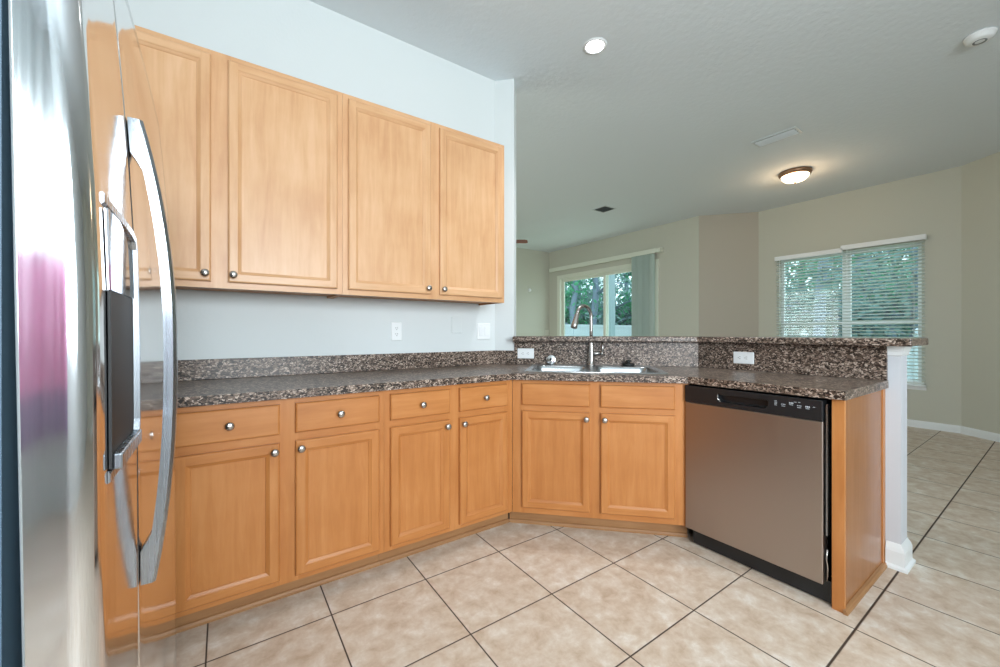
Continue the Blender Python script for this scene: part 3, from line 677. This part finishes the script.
# ------------------------------------------------------------------ sliding door
def frame_rect(b, y0, y1, z0, z1, x0, x1, w, wb=None):
    wb = w if wb is None else wb
    b.box(x0, x1, y0, y0 + w, z0, z1); b.box(x0, x1, y1 - w, y1, z0, z1); b.box(x0, x1, y0 + w, y1 - w, z1 - w, z1); b.box(x0, x1, y0 + w, y1 - w, z0, z0 + wb)
sl = bpy.data.objects.new('door_1', None); C.objects.link(sl); struct(sl, 'sliding glass patio door in the far living room wall')
b = MB(); frame_rect(b, 4.262, 6.798, 0.0, 2.419, 6.35, 6.46, 0.045); b.build('door_frame', 'cream', sl, bevel=0.002)
for nm, y0, y1, x in (('fixed_panel', 5.43, 6.752, 6.44), ('sliding_panel', 4.308, 5.50, 6.395)):
    b = MB(); frame_rect(b, y0, y1, 0.046, 2.373, x - 0.018, x + 0.018, 0.062); p = b.build(nm, 'cream', sl, bevel=0.002)
    b = MB(); b.box(x - 0.003, x + 0.003, y0 + 0.062, y1 - 0.062, 0.108, 2.311); b.build('pane', 'glass', p)
# interior casing
b = MB(); frame_rect(b, 4.22, 6.84, 0.0, 2.46, 6.345, 6.3595, 0.05, 0.0005); struct(b.build('trim_3', 'cream'), 'cream casing round the sliding door')
t = thing('vertical_blind', 'grey-green vertical blind drawn to the right of the sliding door', 'blind', (6.27, 0, 0))
b = MB(); b.box(-0.03, 0.03, 4.20, 7.0, 2.555, 2.635); b.build('head_rail', 'cream', t, bevel=0.003)
b = MB(); b.box(0.03, 0.088, 4.13, 4.20, 2.56, 2.64); b.box(-0.02, 0.03, 4.135, 4.199, 2.562, 2.632); b.build('bracket', 'cream', t)
for k in range(9):
    y = 4.30 + k * 0.047; a = math.radians(-62 if k % 3 else -48)
    b = MB(); rings = []
    for s in range(7):
        u = (s / 6 - 0.5) * 0.088; cv = 0.006 * (1 - (2 * s / 6 - 1) ** 2)
        px, py = u * math.cos(a) - cv * math.sin(a), u * math.sin(a) + cv * math.cos(a)
        rings.append([(px, y + py, 0.05), (px + 0.0012 * math.sin(a), y + py + 0.0012, 0.05), (px + 0.0012 * math.sin(a), y + py + 0.0012, 2.555), (px, y + py, 2.555)])
    b.loft(rings, smooth=False); b.build('vane', 'vane', t)

# ------------------------------------------------------------------ nook window with blinds
wy0, wy1, wz0, wz1 = 1.06, 2.56, 0.52, 2.25; MY = 1.785
wn = bpy.data.objects.new('window_1', None); C.objects.link(wn); struct(wn, 'double window of the breakfast nook')
b = MB(); frame_rect(b, wy0 + 0.001, wy1 - 0.001, wz0 + 0.001, wz1 - 0.001, 6.985, 7.03, 0.04); b.box(6.985, 7.03, MY - 0.045, MY + 0.045, wz0 + 0.04, wz1 - 0.04)
b.box(6.98, 7.035, wy0 + 0.04, wy1 - 0.04, 1.255, 1.30); b.build('window_frame', 'trim', wn, bevel=0.002)
for y0, y1 in ((wy0 + 0.04, MY - 0.045), (MY + 0.045, wy1 - 0.04)):
    b = MB(); b.box(7.005, 7.01, y0, y1, wz0 + 0.04, wz1 - 0.04); b.build('pane', 'glass', wn)
b = MB(); b.loft([[(6.918, y, z) if False else (x, y, z) for x, z in ((6.985, 0.521), (6.865, 0.521), (6.860, 0.51), (6.865, 0.500), (6.905, 0.490), (6.9195, 0.455), (6.9195, 0.5195), (6.985, 0.5195))] for y in (wy0 - 0.04, wy1 + 0.04)], smooth=False)
b.build('window_sill', 'trim', wn)
def blind(y0, y1, ztop, label):
    t = thing('window_blind', label, 'blind', (0, 0, 0), 0, None)
    b = MB(); b.box(6.845, 6.860, y0 - 0.016, y1 + 0.012, ztop - 0.062, ztop); b.box(6.860, 6.915, y0 - 0.012, y0 - 0.004, ztop - 0.060, ztop - 0.002); b.box(6.860, 6.915, y1 + 0.004, y1 + 0.012, ztop - 0.060, ztop - 0.002); b.build('valance', 'trim', t, bevel=0.002)
    b = MB(); b.box(6.866, 6.910, y0 - 0.002, y1 + 0.002, ztop - 0.05, ztop - 0.006); b.build('head_rail', 'trim', t)
    b = MB(); z = ztop - 0.085; n = int((z - 0.565) / 0.0425)
    ti = math.radians(-13)
    for k in range(n + 1):
        zz = z - k * 0.0425
        rings = []
        for s in range(5):
            u = (s / 4 - 0.5) * 0.05; cv = 0.003 * (1 - (s / 2 - 1) ** 2); X = 6.888 + u * math.cos(ti); Z = zz + u * math.sin(ti) + cv
            rings.append([(X, y0, Z), (X, y1, Z), (X, y1, Z + 0.0026), (X, y0, Z + 0.0026)])
        b.loft(rings, smooth=False)
    b.build('slats', 'slat', t)
    b = MB(); b.box(6.864, 6.912, y0, y1, z - (n + 1) * 0.0425 - 0.006, z - (n + 1) * 0.0425 + 0.012); b.build('bottom_rail', 'slat', t)
    b = MB()
    for y in (y0 + 0.09, y1 - 0.09):
        for x in (6.8625, 6.9135): b.tube([(x, y, ztop - 0.05), (x, y, z - (n + 1) * 0.0425)], 0.0012, 5)
    b.build('ladder_cords', 'slat', t)
    b = MB(); b.tube([(6.852, y1 - 0.055, ztop - 0.06), (6.851, y1 - 0.055, ztop - 0.75)], 0.004, 8); b.build('tilt_wand', 'trim', t)
    return t
blind(1.812, 2.585, 2.290, 'left half of the white horizontal blinds at the nook window')
blind(1.030, 1.800, 2.322, 'right half of the white horizontal blinds at the nook window, hung slightly higher')

# guessed windows, added out of view to carry the daylight lamps
for i, (p, ax) in enumerate((((0.0, -2.6), 'x'), ((-0.87, -2.5), 'y'), ((-0.87, 3.9), 'z'))):
    w = bpy.data.objects.new('window_%d' % (i + 2), None); C.objects.link(w); struct(w)
    b = MB()
    if ax == 'x': 
        x0, x1, z0, z1 = -0.299, 1.399, 1.101, 2.499
        for a in ((x0, x0 + 0.05, z0, z1), (x1 - 0.05, x1, z0, z1), (x0, x1, z0, z0 + 0.05), (x0, x1, z1 - 0.05, z1), (0.52, 0.58, z0, z1)): b.box(a[0], a[1], -2.615, -2.603, a[2], a[3])
    elif ax == 'z':
        frame_rect(b, 3.901, 5.899, 1.001, 2.499, -0.91, -0.875, 0.04)
    else:
        frame_rect(b, -2.549, -0.951, 1.101, 2.499, -0.91, -0.875, 0.04)
    b.build('window_frame', 'trim', w)

# pink sheet added out of view to tint the reflection in the refrigerator edge
def cloth(name, c):
    m = mat(name, c, 0.8); g = N(m); tr = g.n('ShaderNodeBsdfTranslucent'); tr.inputs[0].default_value = (*c, 1); mx = g.n('ShaderNodeMixShader'); mx.inputs[0].default_value = 0.02
    out = g.t.nodes['Material Output']; g.l(g.b, 0, mx, 1); g.l(tr, 0, mx, 2); g.l(mx, 0, out, 0); return m
M['pink'] = cloth('pink_cloth', (0.90, 0.42, 0.66)); M['mauve'] = cloth('mauve_cloth', (0.40, 0.32, 0.47))
t = thing('added_tint_sheet', 'pink sheet with a mauve hem, added unseen to tint the refrigerator edge', 'tint_sheet', (-0.84, -2.08, 0), PI / 2)
def tint_sheet(nm, z0, z1, m):
    b = MB(); rings = []
    for k in range(61):
        x = -0.46 + 0.92 * k / 60; y = 0.012 * math.sin(k * 0.9); rings.append([(x, y, z0), (x, y + 0.003, z0), (x, y + 0.003, z1), (x, y, z1)])
    b.loft(rings, smooth=False); return b.build(nm, m, t)
tint_sheet('panel', 0.80, 1.62, 'pink'); tint_sheet('hem', 0.50, 0.7995, 'mauve')
for nm, z0, z1, m in (('panel', 0.80, 1.62, 'pink'), ('hem', 0.50, 0.7995, 'mauve')):
    b = MB(); rings = []
    for k in range(31):
        yy = 0.02 - 0.50 * k / 30; xx = -0.478 + 0.010 * math.sin(k * 0.9); rings.append([(xx, yy, z0), (xx + 0.003, yy, z0), (xx + 0.003, yy, z1), (xx, yy, z1)])
    b.loft(rings, smooth=False); b.build(nm, m, t)
b = MB(); b.tube([(-0.48, 0, 1.635), (0.48, 0, 1.635)], 0.008, 10); b.build('rod', 'nickel', t)

# ------------------------------------------------------------------ outside
G = -0.3
struct(prism_obj('ground', [(-40, -40), (70, -40), (70, 70), (-40, 70)], G - 0.1, G, 'grass'))
def fence(label, p, q, ztop, step=2.4):
    p = Vector(p); q = Vector(q); L = (q - p).length; a = math.atan2(q.y - p.y, q.x - p.x)
    t = thing('garden_fence', label, 'fence', (p.x, p.y, G), a); n = int(L / step); h = ztop - G
    for k in range(n + 1):
        b = MB(); x = k * step; b.box(x - 0.06, x + 0.06, -0.06, 0.06, 0, h + 0.06); b.loft([[(x - s, -s, z), (x + s, -s, z), (x + s, s, z), (x - s, s, z)] for s, z in ((0.08, h + 0.06), (0.08, h + 0.09), (0.035, h + 0.12), (0.05, h + 0.16), (0.04, h + 0.20), (0.008, h + 0.24))], smooth=False); b.build('post', 'vinyl', t)
        if k < n:
            b = MB(); b.box(x + 0.06, x + step - 0.06, -0.03, 0.03, 0.1, 0.22); b.box(x + 0.06, x + step - 0.06, -0.03, 0.03, h - 0.12, h)
            m_ = 15; w = (step - 0.12) / m_
            for j in range(m_): b.box(x + 0.06 + j * w + 0.003, x + 0.06 + (j + 1) * w - 0.003, -0.014, 0.014, 0.22, h - 0.12)
            b.build('fence_panel', 'vinyl', t)
    return t
fence('tall white vinyl garden fence seen through the sliding door', (5.1, 12.2), (27, 12.2), 1.50)
fence('low white vinyl fence seen through the nook window blinds', (14.5, 9.5), (14.5, -4.5), 1.02)
# porch post outside the slider
for (x, y, lb) in ((8.7, 7.25, 'pale porch post standing outside the right half of the sliding door'),):
    t = thing('porch_post', lb, 'post', (x, y, G)); b = MB(); b.box(-0.09, 0.09, -0.09, 0.09, 0, 3.3); b.build('shaft', 'porch', t, bevel=0.006)
    b = MB(); b.box(-0.12, 0.12, -0.12, 0.12, 0, 0.14); b.build('plinth', 'porch', t, bevel=0.006)

def tree_meshes(seed, leaf, hgt, spread, nleaf, ls):
    rnd = random.Random(seed); t = MB(); tips = []
    pts = []; x = y = 0
    for k in range(9):
        pts.append((x, y, hgt * k / 8)); x += rnd.uniform(-0.12, 0.12); y += rnd.uniform(-0.12, 0.12)
    t.tube(pts, [0.17 * (1 - 0.8 * k / 8) + 0.02 for k in range(9)], 8)
    for k in range(16):
        i = rnd.randint(2, 8); p = Vector(pts[i]); a = rnd.uniform(0, 2 * PI); L = spread * rnd.uniform(0.5, 1)
        q = p + Vector((math.cos(a) * L * 0.5, math.sin(a) * L * 0.5, L * 0.25)); e = p + Vector((math.cos(a + 0.3) * L, math.sin(a + 0.3) * L, L * rnd.uniform(0.1, 0.6)))
        t.tube([p, q, e], [0.05, 0.03, 0.012], 5); tips += [q, e, (q + e) / 2]
    tips.append(Vector(pts[-1])); f = MB(); n = 0
    while n < nleaf:
        c = rnd.choice(tips) + Vector([rnd.gauss(0, 0.42) for _ in range(3)])
        u = Vector([rnd.gauss(0, 1) for _ in range(3)]).normalized(); v = u.cross(Vector([rnd.gauss(0, 1) for _ in range(3)])).normalized(); s = ls * rnd.uniform(0.6, 1.3)
        f.face([c - u * s, c - v * s * 0.45, c + u * s, c + v * s * 0.45]); n += 1
    return t, f
def make_tree(seed, leaf, hgt, spread, nleaf, ls, name):
    t = thing(name, 'tree', 'tree'); a, b_ = tree_meshes(seed, leaf, hgt, spread, nleaf, ls)
    a.build('trunk', 'bark', t); b_.build('crown', leaf, t); return t
protoA = make_tree(3, 'leafA', 6.5, 2.2, 1500, 0.12, 'leafy_tree'); protoB = make_tree(5, 'leafB', 8.0, 2.0, 900, 0.12, 'pine_tree')
protoC = make_tree(9, 'leafB', 2.0, 1.3, 1100, 0.11, 'garden_shrub'); protoC['category'] = 'shrub'
first = {id(protoA): True, id(protoB): True, id(protoC): True}
def put(proto, x, y, rz, sc, label, group):
    o = proto if first.pop(id(proto), None) else copy_tree(proto)
    o.location = (x, y, G); o.rotation_euler = (0, 0, rz); o.scale = (sc, sc, sc); o['label'] = label; o['group'] = group
rnd = random.Random(11)
ca, sa = math.cos(math.radians(55.28)), math.sin(math.radians(55.28))
def polar(px, dist):
    r = (px - 500) / 399.2 * dist; return ca * dist + sa * r, sa * dist - ca * r
sl_t = [(548, 20, 0), (562, 21, 0), (572, 19, 0), (584, 23, 1), (590, 19.5, 1), (600, 26, 1), (610, 22, 0), (622, 27, 1), (630, 23, 0), (640, 26, 1), (598, 33, 1), (566, 30, 0)]
for px, dd, k in sl_t:
    x, y = polar(px, dd)
    put((protoA, protoB)[k], x, y, rnd.uniform(0, 6), rnd.uniform(0.85, 1.15), ('bright green leafy tree' if k == 0 else 'grey-green tree with a bare lower trunk') + ' beyond the white fence, seen through the sliding door', 'trees beyond the fence behind the sliding door')
wn_t = [(785, 15, 1), (800, 18, 0), (818, 12.5, 1), (835, 17, 0), (850, 15, 1), (868, 14, 0), (885, 17, 1), (902, 15, 0), (918, 13.5, 1), (880, 25, 0), (935, 19, 0)]
for px, dd, k in wn_t:
    x, y = polar(px, dd)
    put((protoA, protoB)[k], x, y, rnd.uniform(0, 6), rnd.uniform(0.75, 1.0), ('green leafy tree' if k == 0 else 'grey-green tree') + ' seen through the nook window blinds', 'trees outside the nook window')
for px, dd in [(565, 22), (575, 25), (585, 21), (597, 24), (612, 25), (622, 23), (633, 26)]:
    x, y = polar(px, dd); put(protoC, x, y, rnd.uniform(0, 6), rnd.uniform(1.1, 1.5), 'low shrub just behind the white fence, seen through the sliding door', 'shrubs behind the tall fence')
for px, dd in [(782, 17), (798, 15), (815, 18), (832, 14), (850, 18), (868, 17), (885, 14), (905, 17), (920, 18)]:
    x, y = polar(px, dd); put(protoC, x, y, rnd.uniform(0, 6), rnd.uniform(1.0, 1.4), 'low grey-green shrub seen through the nook window blinds', 'shrubs outside the nook window')
